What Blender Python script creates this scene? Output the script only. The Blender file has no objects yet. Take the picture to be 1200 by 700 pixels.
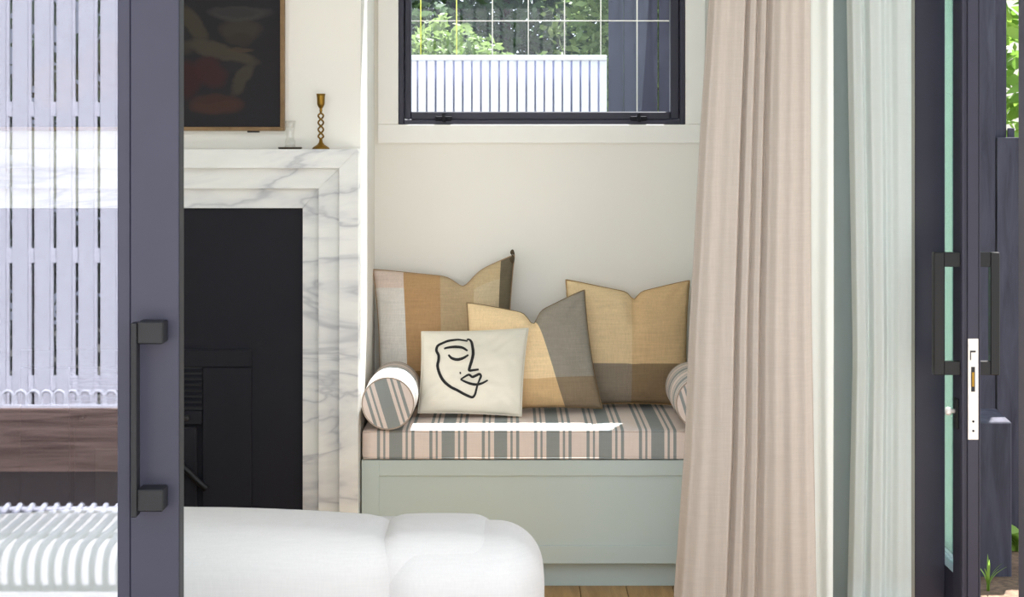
import bpy, bmesh, math, random
from mathutils import Vector, Matrix, noise

random.seed(7)
scene = bpy.context.scene
C = scene.collection

# ------------------------------------------------------------------ camera, sky, sun, exposure
F = 2200.0            # focal length in pixels of the 1200 x 700 frame
H = 1.37              # eye height
HY = 162.0            # horizon row
cam_d = bpy.data.cameras.new('camera')
cam = bpy.data.objects.new('camera', cam_d)
C.objects.link(cam)
cam.location = (0, 0, H)
cam.rotation_euler = (math.radians(90), 0, 0)
cam_d.sensor_width = 36.0
cam_d.lens = 36.0 * F / 1200.0
cam_d.shift_y = -(350.0 - HY) / 1200.0
cam_d.clip_start = 0.05
scene.camera = cam

world = bpy.data.worlds.new('sky')
scene.world = world
world.use_nodes = True
bg = world.node_tree.nodes['Background']
bg.inputs['Color'].default_value = (0.86, 0.93, 1.0, 1)
bg.inputs['Strength'].default_value = 1.0

sun_d = bpy.data.lights.new('sun', 'SUN')
sun_d.energy = 11.0
sun_d.angle = math.radians(0.6)
sun_d.color = (1.0, 0.965, 0.92)
sun = bpy.data.objects.new('sun', sun_d)
C.objects.link(sun)
sun.rotation_euler = Vector((-0.36, -1.0, -2.02)).to_track_quat('-Z', 'Y').to_euler()

vs = scene.view_settings
vs.view_transform = 'Standard'
vs.look = 'None'
vs.gamma = 1.0
vs.use_curve_mapping = False
vs.exposure = 1.15
scene.cycles.max_bounces = 14
scene.cycles.diffuse_bounces = 8
scene.cycles.transparent_max_bounces = 24
scene.cycles.sample_clamp_indirect = 6.0
scene.cycles.use_denoising = True


# ------------------------------------------------------------------ helpers
def P(px, py, Y):
    """photo pixel at distance Y -> point"""
    return Vector(((px - 600.0) * Y / F, Y, H - (py - HY) * Y / F))


def PX(px, Y):
    return (px - 600.0) * Y / F


def PZ(py, Y):
    return H - (py - HY) * Y / F


def srgb(r, g, b):
    def f(c):
        c /= 255.0
        return c / 12.92 if c <= 0.04045 else ((c + 0.055) / 1.055) ** 2.4
    return (f(r), f(g), f(b), 1.0)


def empty(name, loc, label=None, cat=None, group=None, kind=None, parent=None):
    o = bpy.data.objects.new(name, None)
    C.objects.link(o)
    o.empty_display_size = 0.05
    o.location = loc
    tag(o, label, cat, group, kind)
    if parent is not None:
        o.parent = parent
        o.location = Vector(loc) - wloc(parent)
    return o


def tag(o, label=None, cat=None, group=None, kind=None):
    if label:
        o['label'] = label
    if cat:
        o['category'] = cat
    if group:
        o['group'] = group
    if kind:
        o['kind'] = kind
    return o


def wloc(o):
    v = Vector(o.location)
    while o.parent is not None:
        o = o.parent
        v += Vector(o.location)
    return v


def obj(name, verts, faces, mat, parent=None, smooth=False, uvs=None, origin=None):
    """world-space verts -> one mesh object, origin at its base centre"""
    xs = [v[0] for v in verts]
    ys = [v[1] for v in verts]
    zs = [v[2] for v in verts]
    if origin is None:
        origin = Vector(((min(xs) + max(xs)) / 2, (min(ys) + max(ys)) / 2, min(zs)))
    origin = Vector(origin)
    me = bpy.data.meshes.new(name)
    me.from_pydata([Vector(v) - origin for v in verts], [], faces)
    if uvs is not None:
        lay = me.uv_layers.new(name='UVMap')
        for poly in me.polygons:
            for li in poly.loop_indices:
                lay.data[li].uv = uvs[me.loops[li].vertex_index]
    if smooth:
        me.polygons.foreach_set('use_smooth', [True] * len(me.polygons))
    me.update()
    if mat is not None:
        me.materials.append(mat)
    o = bpy.data.objects.new(name, me)
    C.objects.link(o)
    if parent is not None:
        o.parent = parent
        o.location = origin - wloc(parent)
    else:
        o.location = origin
    return o


def bm_obj(name, bm, mat, parent=None, smooth=False, origin=None):
    bm.verts.ensure_lookup_table()
    bm.verts.index_update()
    verts = [v.co.copy() for v in bm.verts]
    faces = [[v.index for v in f.verts] for f in bm.faces]
    bm.free()
    return obj(name, verts, faces, mat, parent, smooth, None, origin)


def add_box(bm, x0, x1, y0, y1, z0, z1, bevel=0.0, seg=1):
    r = bmesh.ops.create_cube(bm, size=1.0)
    vs_ = r['verts']
    for v in vs_:
        v.co = Vector((x0 + (v.co.x + .5) * (x1 - x0), y0 + (v.co.y + .5) * (y1 - y0), z0 + (v.co.z + .5) * (z1 - z0)))
    if bevel > 0:
        es = set()
        for v in vs_:
            for e in v.link_edges:
                es.add(e)
        bmesh.ops.bevel(bm, geom=list(es), offset=bevel, segments=seg, affect='EDGES', profile=0.5)


def box(name, x0, x1, y0, y1, z0, z1, mat, parent=None, bevel=0.0, seg=1):
    bm = bmesh.new()
    add_box(bm, x0, x1, y0, y1, z0, z1, bevel, seg)
    return bm_obj(name, bm, mat, parent)


def boxes(name, lst, mat, parent=None, bevel=0.0):
    bm = bmesh.new()
    for b in lst:
        add_box(bm, *b, bevel=bevel)
    return bm_obj(name, bm, mat, parent)


def prism_y(name, poly, y0, y1, mat, parent=None, bevel=0.0):
    """polygon in x,z extruded along y"""
    bm = bmesh.new()
    a = [bm.verts.new((x, y0, z)) for x, z in poly]
    b = [bm.verts.new((x, y1, z)) for x, z in poly]
    n = len(poly)
    bm.faces.new(a)
    bm.faces.new(b[::-1])
    for i in range(n):
        bm.faces.new((a[i], b[i], b[(i + 1) % n], a[(i + 1) % n]))
    bmesh.ops.recalc_face_normals(bm, faces=bm.faces[:])
    if bevel > 0:
        bmesh.ops.bevel(bm, geom=bm.edges[:], offset=bevel, segments=1, affect='EDGES')
    return bm_obj(name, bm, mat, parent)


def prism_x(name, poly, x0, x1, mat, parent=None, bevel=0.0):
    """polygon in y,z extruded along x"""
    bm = bmesh.new()
    a = [bm.verts.new((x0, y, z)) for y, z in poly]
    b = [bm.verts.new((x1, y, z)) for y, z in poly]
    n = len(poly)
    bm.faces.new(a)
    bm.faces.new(b[::-1])
    for i in range(n):
        bm.faces.new((a[i], b[i], b[(i + 1) % n], a[(i + 1) % n]))
    bmesh.ops.recalc_face_normals(bm, faces=bm.faces[:])
    if bevel > 0:
        bmesh.ops.bevel(bm, geom=bm.edges[:], offset=bevel, segments=1, affect='EDGES')
    return bm_obj(name, bm, mat, parent)


def lathe(name, prof, cx, cy, mat, parent=None, n=32, smooth=True):
    verts, faces = [], []
    for r, z in prof:
        for k in range(n):
            a = 2 * math.pi * k / n
            verts.append((cx + r * math.cos(a), cy + r * math.sin(a), z))
    m = len(prof)
    for j in range(m - 1):
        for k in range(n):
            k2 = (k + 1) % n
            faces.append((j * n + k, j * n + k2, (j + 1) * n + k2, (j + 1) * n + k))
    faces.append(tuple(range(n))[::-1])
    faces.append(tuple((m - 1) * n + k for k in range(n)))
    return obj(name, verts, faces, mat, parent, smooth)


def catmull(pts, per=8, closed=False):
    pts = [Vector(p) for p in pts]
    out = []
    n = len(pts)
    rng = n if closed else n - 1
    for i in range(rng):
        if closed:
            p0, p1, p2, p3 = pts[(i - 1) % n], pts[i], pts[(i + 1) % n], pts[(i + 2) % n]
        else:
            p0, p1, p2, p3 = pts[max(i - 1, 0)], pts[i], pts[i + 1], pts[min(i + 2, n - 1)]
        for k in range(per):
            t = k / per
            out.append(0.5 * ((2 * p1) + (p2 - p0) * t + (2 * p0 - 5 * p1 + 4 * p2 - p3) * t * t
                              + (3 * p1 - p0 - 3 * p2 + p3) * t ** 3))
    if not closed:
        out.append(pts[-1])
    return out


def tube_geo(pts, rad, n=8, closed=False):
    pts = [Vector(p) for p in pts]
    m = len(pts)
    verts, faces = [], []
    ref = None
    for i, p in enumerate(pts):
        if closed:
            t = pts[(i + 1) % m] - pts[(i - 1) % m]
        else:
            t = pts[min(i + 1, m - 1)] - pts[max(i - 1, 0)]
        t.normalize()
        if ref is None:
            up = Vector((0, 0, 1)) if abs(t.z) < 0.9 else Vector((1, 0, 0))
            ref = t.cross(up).normalized()
        else:
            ref = (ref - t * ref.dot(t)).normalized()
        b = t.cross(ref)
        r = rad(i / max(m - 1, 1)) if callable(rad) else rad
        for k in range(n):
            a = 2 * math.pi * k / n
            verts.append(p + (ref * math.cos(a) + b * math.sin(a)) * r)
    rows = m if closed else m - 1
    for i in range(rows):
        i2 = (i + 1) % m
        for k in range(n):
            k2 = (k + 1) % n
            faces.append((i * n + k, i * n + k2, i2 * n + k2, i2 * n + k))
    if not closed:
        faces.append(tuple(range(n))[::-1])
        faces.append(tuple((m - 1) * n + k for k in range(n)))
    return verts, faces


def tube(name, pts, rad, mat, parent=None, n=8, closed=False, smooth=True):
    v, f = tube_geo(pts, rad, n, closed)
    return obj(name, v, f, mat, parent, smooth)


def share(src, parent, loc, name=None):
    """another object using the same mesh, at world loc"""
    o = src.copy()
    if name:
        o.name = name
    C.objects.link(o)
    o.parent = parent
    o.location = Vector(loc) - (wloc(parent) if parent is not None else Vector())
    return o


# ------------------------------------------------------------------ materials
def mat_new(name):
    m = bpy.data.materials.new(name)
    m.use_nodes = True
    nt = m.node_tree
    return m, nt, nt.nodes, nt.links, nt.nodes['Principled BSDF']


def noise_node(nt, scale, detail=4, rough=0.55, vec=None, stretch=None, coord='Object', dist=0.0):
    n = nt.nodes.new('ShaderNodeTexNoise')
    n.inputs['Scale'].default_value = scale
    n.inputs['Detail'].default_value = detail
    n.inputs['Roughness'].default_value = rough
    n.inputs['Distortion'].default_value = dist
    tc = nt.nodes.new('ShaderNodeTexCoord')
    src = tc.outputs[coord]
    if stretch:
        mp = nt.nodes.new('ShaderNodeMapping')
        mp.inputs['Scale'].default_value = stretch
        nt.links.new(src, mp.inputs['Vector'])
        src = mp.outputs['Vector']
    nt.links.new(src, n.inputs['Vector'])
    return n


def ramp(nt, src, stops, interp='LINEAR'):
    r = nt.nodes.new('ShaderNodeValToRGB')
    cr = r.color_ramp
    cr.interpolation = interp
    while len(cr.elements) > 1:
        cr.elements.remove(cr.elements[-1])
    cr.elements[0].position = stops[0][0]
    cr.elements[0].color = stops[0][1]
    for p, c in stops[1:]:
        e = cr.elements.new(p)
        e.color = c
    nt.links.new(src, r.inputs['Fac'])
    return r


def bump(nt, bsdf, src, strength, dist=0.002):
    b = nt.nodes.new('ShaderNodeBump')
    b.inputs['Strength'].default_value = strength
    b.inputs['Distance'].default_value = dist
    nt.links.new(src, b.inputs['Height'])
    nt.links.new(b.outputs['Normal'], bsdf.inputs['Normal'])


def mul(c, k):
    return (c[0] * k, c[1] * k, c[2] * k, 1)


def plain(name, col, rough=0.5, metal=0.0, var=0.06, scale=6.0, bmp=0.0, bscale=60.0, spec=0.5):
    m, nt, N, L, b = mat_new(name)
    n = noise_node(nt, scale)
    r = ramp(nt, n.outputs['Fac'], [(0.3, mul(col, 1 - var)), (0.7, mul(col, 1 + var))])
    L.new(r.outputs['Color'], b.inputs['Base Color'])
    b.inputs['Roughness'].default_value = rough
    b.inputs['Metallic'].default_value = metal
    b.inputs['Specular IOR Level'].default_value = spec
    if bmp:
        n2 = noise_node(nt, bscale, 3)
        bump(nt, b, n2.outputs['Fac'], bmp)
    return m


def mixcol(nt, fac, a, b):
    mx = nt.nodes.new('ShaderNodeMix')
    mx.data_type = 'RGBA'
    for sock, v in ((mx.inputs[0], fac), (mx.inputs[6], a), (mx.inputs[7], b)):
        if hasattr(v, 'links') or isinstance(v, bpy.types.NodeSocket):
            nt.links.new(v, sock)
        else:
            sock.default_value = v
    return mx.outputs[2]


def math_node(nt, op, a, b=None):
    n = nt.nodes.new('ShaderNodeMath')
    n.operation = op
    for i, v in enumerate((a, b)):
        if v is None:
            continue
        if isinstance(v, bpy.types.NodeSocket):
            nt.links.new(v, n.inputs[i])
        else:
            n.inputs[i].default_value = v
    return n.outputs[0]


def weave(nt, b, col_sock, scale=260.0, amount=0.10, strength=0.25, coord='Object', trans=0.0):
    """linen weave: two crossed stretched noises shade the colour a little and raise it"""
    n1 = noise_node(nt, scale, 2, 0.6, stretch=(1, 1, 0.06), coord=coord)
    n2 = noise_node(nt, scale, 2, 0.6, stretch=(0.06, 0.06, 1), coord=coord)
    s = math_node(nt, 'ADD', n1.outputs['Fac'], n2.outputs['Fac'])
    k = math_node(nt, 'MULTIPLY_ADD', s, amount)
    k.node.inputs[2].default_value = 1.0 - amount
    hsv = nt.nodes.new('ShaderNodeHueSaturation')
    if isinstance(col_sock, bpy.types.NodeSocket):
        nt.links.new(col_sock, hsv.inputs['Color'])
    else:
        hsv.inputs['Color'].default_value = col_sock
    nt.links.new(k, hsv.inputs['Value'])
    nt.links.new(hsv.outputs['Color'], b.inputs['Base Color'])
    bump(nt, b, s, strength, 0.001)
    b.inputs['Roughness'].default_value = 0.9
    b.inputs['Specular IOR Level'].default_value = 0.15
    if trans > 0:
        out = nt.nodes['Material Output']
        tr = nt.nodes.new('ShaderNodeBsdfTranslucent')
        nt.links.new(hsv.outputs['Color'], tr.inputs['Color'])
        mx = nt.nodes.new('ShaderNodeMixShader')
        mx.inputs[0].default_value = trans
        nt.links.new(b.outputs[0], mx.inputs[1])
        nt.links.new(tr.outputs[0], mx.inputs[2])
        nt.links.new(mx.outputs[0], out.inputs['Surface'])


def fabric(name, col, scale=260.0, amount=0.1, strength=0.25, trans=0.0):
    m, nt, N, L, b = mat_new(name)
    weave(nt, b, col, scale, amount, strength, trans=trans)
    return m


def glass(name, tint, refl, rcol):
    m = bpy.data.materials.new(name)
    m.use_nodes = True
    nt = m.node_tree
    nt.nodes.remove(nt.nodes['Principled BSDF'])
    t = nt.nodes.new('ShaderNodeBsdfTransparent')
    t.inputs['Color'].default_value = tint
    g = nt.nodes.new('ShaderNodeBsdfGlossy')
    g.inputs['Color'].default_value = rcol
    g.inputs['Roughness'].default_value = 0.0
    lw = nt.nodes.new('ShaderNodeFresnel')
    geo = nt.nodes.new('ShaderNodeNewGeometry')
    ior = nt.nodes.new('ShaderNodeMapRange')      # the thin pane does not bend rays: the same Fresnel on both faces
    ior.inputs['To Min'].default_value = 1.5
    ior.inputs['To Max'].default_value = 1 / 1.5
    nt.links.new(geo.outputs['Backfacing'], ior.inputs['Value'])
    nt.links.new(ior.outputs[0], lw.inputs['IOR'])
    f = math_node(nt, 'ADD', lw.outputs[0], refl - 0.04)
    mx = nt.nodes.new('ShaderNodeMixShader')
    nt.links.new(f, mx.inputs[0])
    nt.links.new(t.outputs[0], mx.inputs[1])
    nt.links.new(g.outputs[0], mx.inputs[2])
    nt.links.new(mx.outputs[0], nt.nodes['Material Output'].inputs['Surface'])
    return m


STRIPE = [(0.0, 1), (.25, 0), (.31, 1), (.355, 0), (.42, 1), (.478, 0), (.765, 1), (.822, 0), (.885, 1), (.925, 0)]


def striped(name, axis, period, phase, rotz=0.0, roty=0.0):
    m, nt, N, L, b = mat_new(name)
    tc = N.new('ShaderNodeTexCoord')
    mp = N.new('ShaderNodeMapping')
    mp.inputs['Rotation'].default_value = (0, roty, rotz)
    L.new(tc.outputs['Object'], mp.inputs['Vector'])
    sp = N.new('ShaderNodeSeparateXYZ')
    L.new(mp.outputs['Vector'], sp.inputs[0])
    x = math_node(nt, 'SUBTRACT', sp.outputs[axis], phase)
    x = math_node(nt, 'DIVIDE', x, period)
    x = math_node(nt, 'FRACT', x)
    cream, grey = srgb(220, 206, 198), srgb(142, 147, 146)
    r = ramp(nt, x, [(p, grey if g else cream) for p, g in STRIPE], 'CONSTANT')
    weave(nt, b, r.outputs['Color'], 300, 0.10, 0.2)
    return m


def blocks(name, ucuts, vcuts, cols, slope=0.0):
    """woven colour blocks on the UV square; cols[row][col], row 0 at the bottom"""
    m, nt, N, L, b = mat_new(name)
    uv = N.new('ShaderNodeUVMap')
    sp = N.new('ShaderNodeSeparateXYZ')
    L.new(uv.outputs[0], sp.inputs[0])
    uu = math_node(nt, 'MULTIPLY_ADD', sp.outputs[1], -slope)
    L.new(sp.outputs[0], uu.node.inputs[2])
    rows = []
    for row in cols:
        cur = srgb(*row[0])
        for cut, c in zip(ucuts, row[1:]):
            f = math_node(nt, 'GREATER_THAN', uu, cut)
            cur = mixcol(nt, f, cur, srgb(*c))
        rows.append(cur)
    cur = rows[0]
    for cut, r in zip(vcuts, rows[1:]):
        f = math_node(nt, 'GREATER_THAN', sp.outputs[1], cut)
        cur = mixcol(nt, f, cur, r)
    weave(nt, b, cur, 230, 0.30, 0.5)
    return m


def wood(name, dark, light, stretch, scale=6.0, rough=0.5):
    m, nt, N, L, b = mat_new(name)
    b.inputs['Specular IOR Level'].default_value = 0.2
    n = noise_node(nt, scale, 6, 0.6, stretch=stretch, dist=0.6)
    r = ramp(nt, n.outputs['Fac'], [(0.3, dark), (0.5, mul([(a + c) / 2 for a, c in zip(dark, light)], 1)), (0.72, light)])
    L.new(r.outputs['Color'], b.inputs['Base Color'])
    b.inputs['Roughness'].default_value = rough
    bump(nt, b, n.outputs['Fac'], 0.2, 0.002)
    return m


def marble_mat():
    m, nt, N, L, b = mat_new('white_marble')
    tc = N.new('ShaderNodeTexCoord')
    geo = N.new('ShaderNodeNewGeometry')
    mp = N.new('ShaderNodeMapping')
    mp.inputs['Rotation'].default_value = (0, math.radians(45), 0)
    mp.inputs['Scale'].default_value = (0.7, 1.0, 2.6)
    L.new(geo.outputs['Position'], mp.inputs['Vector'])
    n = N.new('ShaderNodeTexNoise')
    n.inputs['Scale'].default_value = 1.5
    n.inputs['Detail'].default_value = 4
    n.inputs['Roughness'].default_value = 0.6
    n.inputs['Distortion'].default_value = 1.3
    L.new(mp.outputs['Vector'], n.inputs['Vector'])
    d = math_node(nt, 'SUBTRACT', n.outputs['Fac'], 0.5)
    d = math_node(nt, 'ABSOLUTE', d)
    base, vein, mid = srgb(226, 226, 222), srgb(186, 187, 190), srgb(214, 214, 213)
    r = ramp(nt, d, [(0.0, vein), (0.03, mid), (0.10, base)])
    n2 = N.new('ShaderNodeTexNoise')
    n2.inputs['Scale'].default_value = 9
    n2.inputs['Detail'].default_value = 6
    L.new(mp.outputs['Vector'], n2.inputs['Vector'])
    r2 = ramp(nt, n2.outputs['Fac'], [(0.35, (0.87, 0.87, 0.88, 1)), (0.6, (1, 1, 1, 1))])
    mx = N.new('ShaderNodeMix')
    mx.data_type = 'RGBA'
    mx.blend_type = 'MULTIPLY'
    mx.inputs[0].default_value = 0.55
    L.new(r.outputs['Color'], mx.inputs[6])
    L.new(r2.outputs['Color'], mx.inputs[7])
    L.new(mx.outputs[2], b.inputs['Base Color'])
    b.inputs['Roughness'].default_value = 0.35
    return m


def leaf_mat(name, a, c):
    m, nt, N, L, b = mat_new(name)
    n = noise_node(nt, 2.2, 3)
    r = ramp(nt, n.outputs['Fac'], [(0.35, a), (0.65, c)])
    L.new(r.outputs['Color'], b.inputs['Base Color'])
    b.inputs['Roughness'].default_value = 0.5
    tr = N.new('ShaderNodeBsdfTranslucent')
    L.new(r.outputs['Color'], tr.inputs['Color'])
    mx = N.new('ShaderNodeMixShader')
    mx.inputs[0].default_value = 0.4
    L.new(b.outputs[0], mx.inputs[1])
    L.new(tr.outputs[0], mx.inputs[2])
    L.new(mx.outputs[0], N['Material Output'].inputs['Surface'])
    return m


M = {}
M['cream'] = plain('cream_wall_paint', srgb(236, 233, 225), 0.85, var=0.012, scale=2, bmp=0.03, bscale=250)
M['white_paint'] = plain('white_trim_paint', srgb(240, 238, 232), 0.45, var=0.01)
M['ceiling'] = plain('ceiling_paint', srgb(244, 243, 240), 0.9, var=0.01)
M['sage'] = plain('sage_cabinet_paint', srgb(181, 194, 191), 0.4, var=0.012)
M['sage_grey'] = plain('sage_grey_wall_paint', srgb(174, 187, 190), 0.8, var=0.02)
M['charcoal'] = plain('charcoal_aluminium', srgb(50, 49, 64), 0.42, 0.0, var=0.06, scale=9, spec=0.32)
M['charcoal_dark'] = plain('dark_gasket', srgb(28, 28, 33), 0.6, var=0.05)
M['black_handle'] = plain('black_powder_coat', srgb(20, 20, 23), 0.4, var=0.05, spec=0.3)
M['grey_strip'] = plain('grey_brush_strip', srgb(168, 166, 156), 0.8)
M['marble'] = marble_mat()
M['steel_black'] = plain('matt_black_steel', srgb(34, 34, 40), 0.6, var=0.04, scale=14, spec=0.12)
M['steel_blacker'] = plain('soot_black_steel', srgb(26, 26, 29), 0.55, var=0.05)
M['brass'] = plain('aged_brass', srgb(142, 110, 48), 0.32, 1.0, var=0.12, scale=30)
M['bronze'] = plain('dark_bronze', srgb(70, 60, 48), 0.45, 0.6)
M['oak_frame'] = wood('light_oak_frame', srgb(112, 88, 60), srgb(142, 116, 84), (1, 1, 1), 18)
M['oak'] = wood('oak_floor', srgb(150, 117, 74), srgb(184, 148, 100), (9, 0.7, 1), 5)
M['sofa'] = fabric('white_linen_upholstery', srgb(202, 199, 197), 320, 0.10, 0.2)
M['linen_white'] = fabric('natural_canvas', srgb(222, 216, 201), 380, 0.05, 0.15)
M['ink'] = plain('black_embroidery', srgb(24, 23, 24), 0.8)
M['drape'] = fabric('oatmeal_linen', srgb(208, 197, 187), 260, 0.14, 0.2, trans=0.25)
M['lining'] = fabric('ivory_lining', srgb(240, 241, 237), 300, 0.03, 0.1, trans=0.35)
M['sheer'] = fabric('pale_sheer_linen', srgb(230, 236, 234), 280, 0.05, 0.15, trans=0.35)
M['cushion'] = striped('striped_ticking_cushion', 0, 0.159, -0.373 - 0.1015)
M['bolster'] = striped('striped_ticking_bolster', 1, 0.159, 0.02)
M['bolster_cap'] = striped('striped_ticking_cap', 0, 0.159, -0.022, roty=math.radians(17))
M['piping'] = fabric('beige_piping', srgb(168, 154, 142), 300, 0.05, 0.2)
M['pane'] = glass('door_glass', (0.93, 0.95, 0.93, 1), 0.10, (0.80, 0.81, 1.0, 1))
M['pane_window'] = glass('window_glass', (0.90, 0.93, 0.95, 1), 0.018, (0.9, 0.95, 1.0, 1))
M['pane_green'] = glass('green_tint_glass', (0.80, 0.92, 0.88, 1), 0.05, (0.85, 1.0, 0.95, 1))
M['fence_white'] = plain('white_fence_paint', srgb(236, 236, 240), 0.6, var=0.02, scale=4)
M['slat_white'] = plain('cool_white_slat_paint', srgb(206, 208, 220), 0.6, var=0.02, scale=4)
M['slat_gap_shade'] = plain('lavender_gap_shade', srgb(160, 163, 196), 0.7, var=0.02)  # shade of the slat gaps, put in as a lavender colour
M['fence_dark'] = wood('charcoal_stained_timber', srgb(46, 46, 58), srgb(72, 72, 86), (5, 5, 0.6), 5, 0.75)
M['sleeper'] = wood('hardwood_sleeper', srgb(96, 76, 66), srgb(158, 134, 120), (0.5, 3, 7), 5, 0.7)
M['paving'] = plain('pale_paving', srgb(176, 173, 170), 0.85, var=0.05, scale=5)
M['mulch'] = plain('dark_bark_mulch', srgb(96, 76, 60), 0.95, var=0.5, scale=40, bmp=1.0, bscale=60)
M['soil_dark'] = plain('black_soil', srgb(36, 25, 20), 0.95, var=0.4, scale=30, bmp=1.0, bscale=50)
M['grass'] = plain('dry_ground', srgb(112, 110, 98), 0.95, var=0.25, scale=20)
M['leaf_dark'] = leaf_mat('deep_green_leaves', srgb(62, 88, 58), srgb(104, 128, 84))
M['leaf_mid'] = leaf_mat('mid_green_leaves', srgb(92, 118, 66), srgb(142, 160, 100))
M['leaf_bright'] = leaf_mat('bright_green_leaves', srgb(110, 150, 60), srgb(160, 190, 90))
M['bark'] = plain('bark', srgb(92, 78, 64), 0.9, var=0.2)
M['galv'] = plain('galvanised_rod', srgb(176, 170, 156), 0.5, 0.2)
M['yellow_rod'] = plain('yellow_rod', srgb(178, 176, 60), 0.5)
M['rod_white'] = plain('white_powder_coat', srgb(238, 239, 242), 0.4, var=0.01)
M['lock'] = plain('brushed_steel_plate', srgb(225, 218, 212), 0.4, 0.3)
M['plastic_white'] = plain('white_plastic', srgb(238, 236, 234), 0.4)
M['wall_ext'] = plain('exterior_render', srgb(214, 210, 202), 0.9)


def painting_mat():
    """dark still life: a pale bowl, folded cloth and red fruit on near-black ground"""
    m, nt, N, L, b = mat_new('dark_still_life_print')
    uv = N.new('ShaderNodeUVMap')
    wob = N.new('ShaderNodeTexNoise')
    wob.inputs['Scale'].default_value = 9
    wob.inputs['Detail'].default_value = 4
    L.new(uv.outputs[0], wob.inputs['Vector'])
    va = N.new('ShaderNodeVectorMath')
    va.operation = 'MULTIPLY_ADD'
    L.new(wob.outputs['Color'], va.inputs[0])
    va.inputs[1].default_value = (0.06, 0.06, 0)
    L.new(uv.outputs[0], va.inputs[2])
    sp = N.new('ShaderNodeSeparateXYZ')
    L.new(va.outputs[0], sp.inputs[0])
    cur = srgb(33, 31, 35)

    def blob(cx, cy, rx, ry, col, ang=0.0, soft=0.6):
        nonlocal cur
        dx = math_node(nt, 'SUBTRACT', sp.outputs[0], cx + 0.03)
        dy = math_node(nt, 'SUBTRACT', sp.outputs[1], cy + 0.03)
        ca, sa = math.cos(ang), math.sin(ang)
        a1 = math_node(nt, 'MULTIPLY', dx, ca / rx)
        a2 = math_node(nt, 'MULTIPLY', dy, sa / rx)
        b1 = math_node(nt, 'MULTIPLY', dx, -sa / ry)
        b2 = math_node(nt, 'MULTIPLY', dy, ca / ry)
        a = math_node(nt, 'ADD', a1, a2)
        bb = math_node(nt, 'ADD', b1, b2)
        d = math_node(nt, 'ADD', math_node(nt, 'MULTIPLY', a, a), math_node(nt, 'MULTIPLY', bb, bb))
        r = ramp(nt, d, [(1 - soft, (1, 1, 1, 1)), (1.0, (0, 0, 0, 1))])
        k = math_node(nt, 'MULTIPLY', r.outputs['Color'], 0.75)
        cur = mixcol(nt, k, cur, col)
    blob(.690, .44, .11, .035, srgb(62, 57, 46), -1.1)        # cloth hanging from above
    blob(.55, .36, .16, .05, srgb(60, 55, 45), -.2)
    blob(.796, .316, .15, .034, srgb(66, 61, 50), -.33)       # cloth fold
    blob(.865, .205, .085, .032, srgb(64, 59, 49), 1.05)      # cloth corner
    blob(.820, .245, .05, .03, srgb(36, 33, 36), .5)
    blob(.862, .405, .088, .065, srgb(56, 51, 44))            # bowl body
    blob(.862, .37, .06, .03, srgb(44, 40, 37))
    blob(.862, .330, .055, .011, srgb(66, 54, 42))            # bowl foot
    blob(.859, .484, .120, .040, srgb(60, 58, 56))            # bowl rim
    blob(.850, .490, .085, .026, srgb(44, 43, 45))
    blob(.756, .235, .062, .080, srgb(56, 30, 31), .3)        # fruit
    blob(.677, .205, .055, .095, srgb(52, 26, 27))
    blob(.776, .096, .105, .052, srgb(66, 43, 35))
    blob(.765, .125, .06, .02, srgb(52, 36, 32), .15)
    blob(.40, .25, .12, .16, srgb(60, 36, 28))
    blob(.22, .18, .12, .13, srgb(66, 50, 30))
    L.new(cur, b.inputs['Base Color'])
    b.inputs['Roughness'].default_value = 0.6
    b.inputs['Specular IOR Level'].default_value = 0.2
    return m


M['painting'] = painting_mat()

# ------------------------------------------------------------------ dimensions of the room
YB = 6.30          # alcove back wall
YF = 5.72          # chimney breast face
XL = -0.461        # alcove left side
XR = 0.664         # alcove right side
ZC = 3.20          # ceiling
XWL = -2.35        # left wall of the room
YD = 3.545         # plane of the front doors
ZG = -0.13         # ground outside

# ------------------------------------------------------------------ ground and shell
def st(o):
    o['kind'] = 'structure'
    return o


st(boxes('ground', [(-14, 14, 3.3, 26, ZG - .1, ZG - .004), (-14, 14, -8, 3.3, ZG - .1, ZG - .004)], M['grass']))
st(box('terrace', -6, 3.2, -0.5, 3.46, ZG - .02, ZG, M['paving']))
st(box('garden_bed', -6, 3.2, -1.5, -0.5, ZG - .02, ZG + .004, M['soil_dark']))
st(box('garden_bed', 1.18, 3.2, 3.46, 7.6, ZG - .02, ZG + .004, M['mulch']))

floor = st(empty('floor', (0, 4.6, 0)))
x = XWL
i = 0
while x < 1.17:
    x1 = min(x + 0.142, 1.18)
    cut = 4.3 + 1.7 * random.random()
    box('plank', x + .001, x1 - .001, 3.46, cut - .001, -.03, 0, M['oak'], floor, bevel=.0012)
    box('plank', x + .001, x1 - .001, cut + .001, YB, -.03, 0, M['oak'], floor, bevel=.0012)
    x = x1
st(box('subfloor', XWL, 1.18, 3.46, YB + .15, ZG - .02, -.031, M['wall_ext']))

# charcoal board cladding outside, right of the opening and above it
clad = st(empty('wall_exterior', (1.26, 3.44, ZG)))
bd = box('board', 1.062, 1.158, 3.436, 3.4595, ZG, ZC, M['fence_dark'], clad, .002)
for k in range(1, 4):
    share(bd, clad, (1.11 + k * .1, 3.44775, ZG))
bd = box('board', XWL - .15, XWL - .052, 3.436, 3.4595, 2.80, ZC, M['fence_dark'], clad, .002)
for k in range(1, 35):
    share(bd, clad, (XWL - .101 + k * .1, 3.44775, 2.80))

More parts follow.
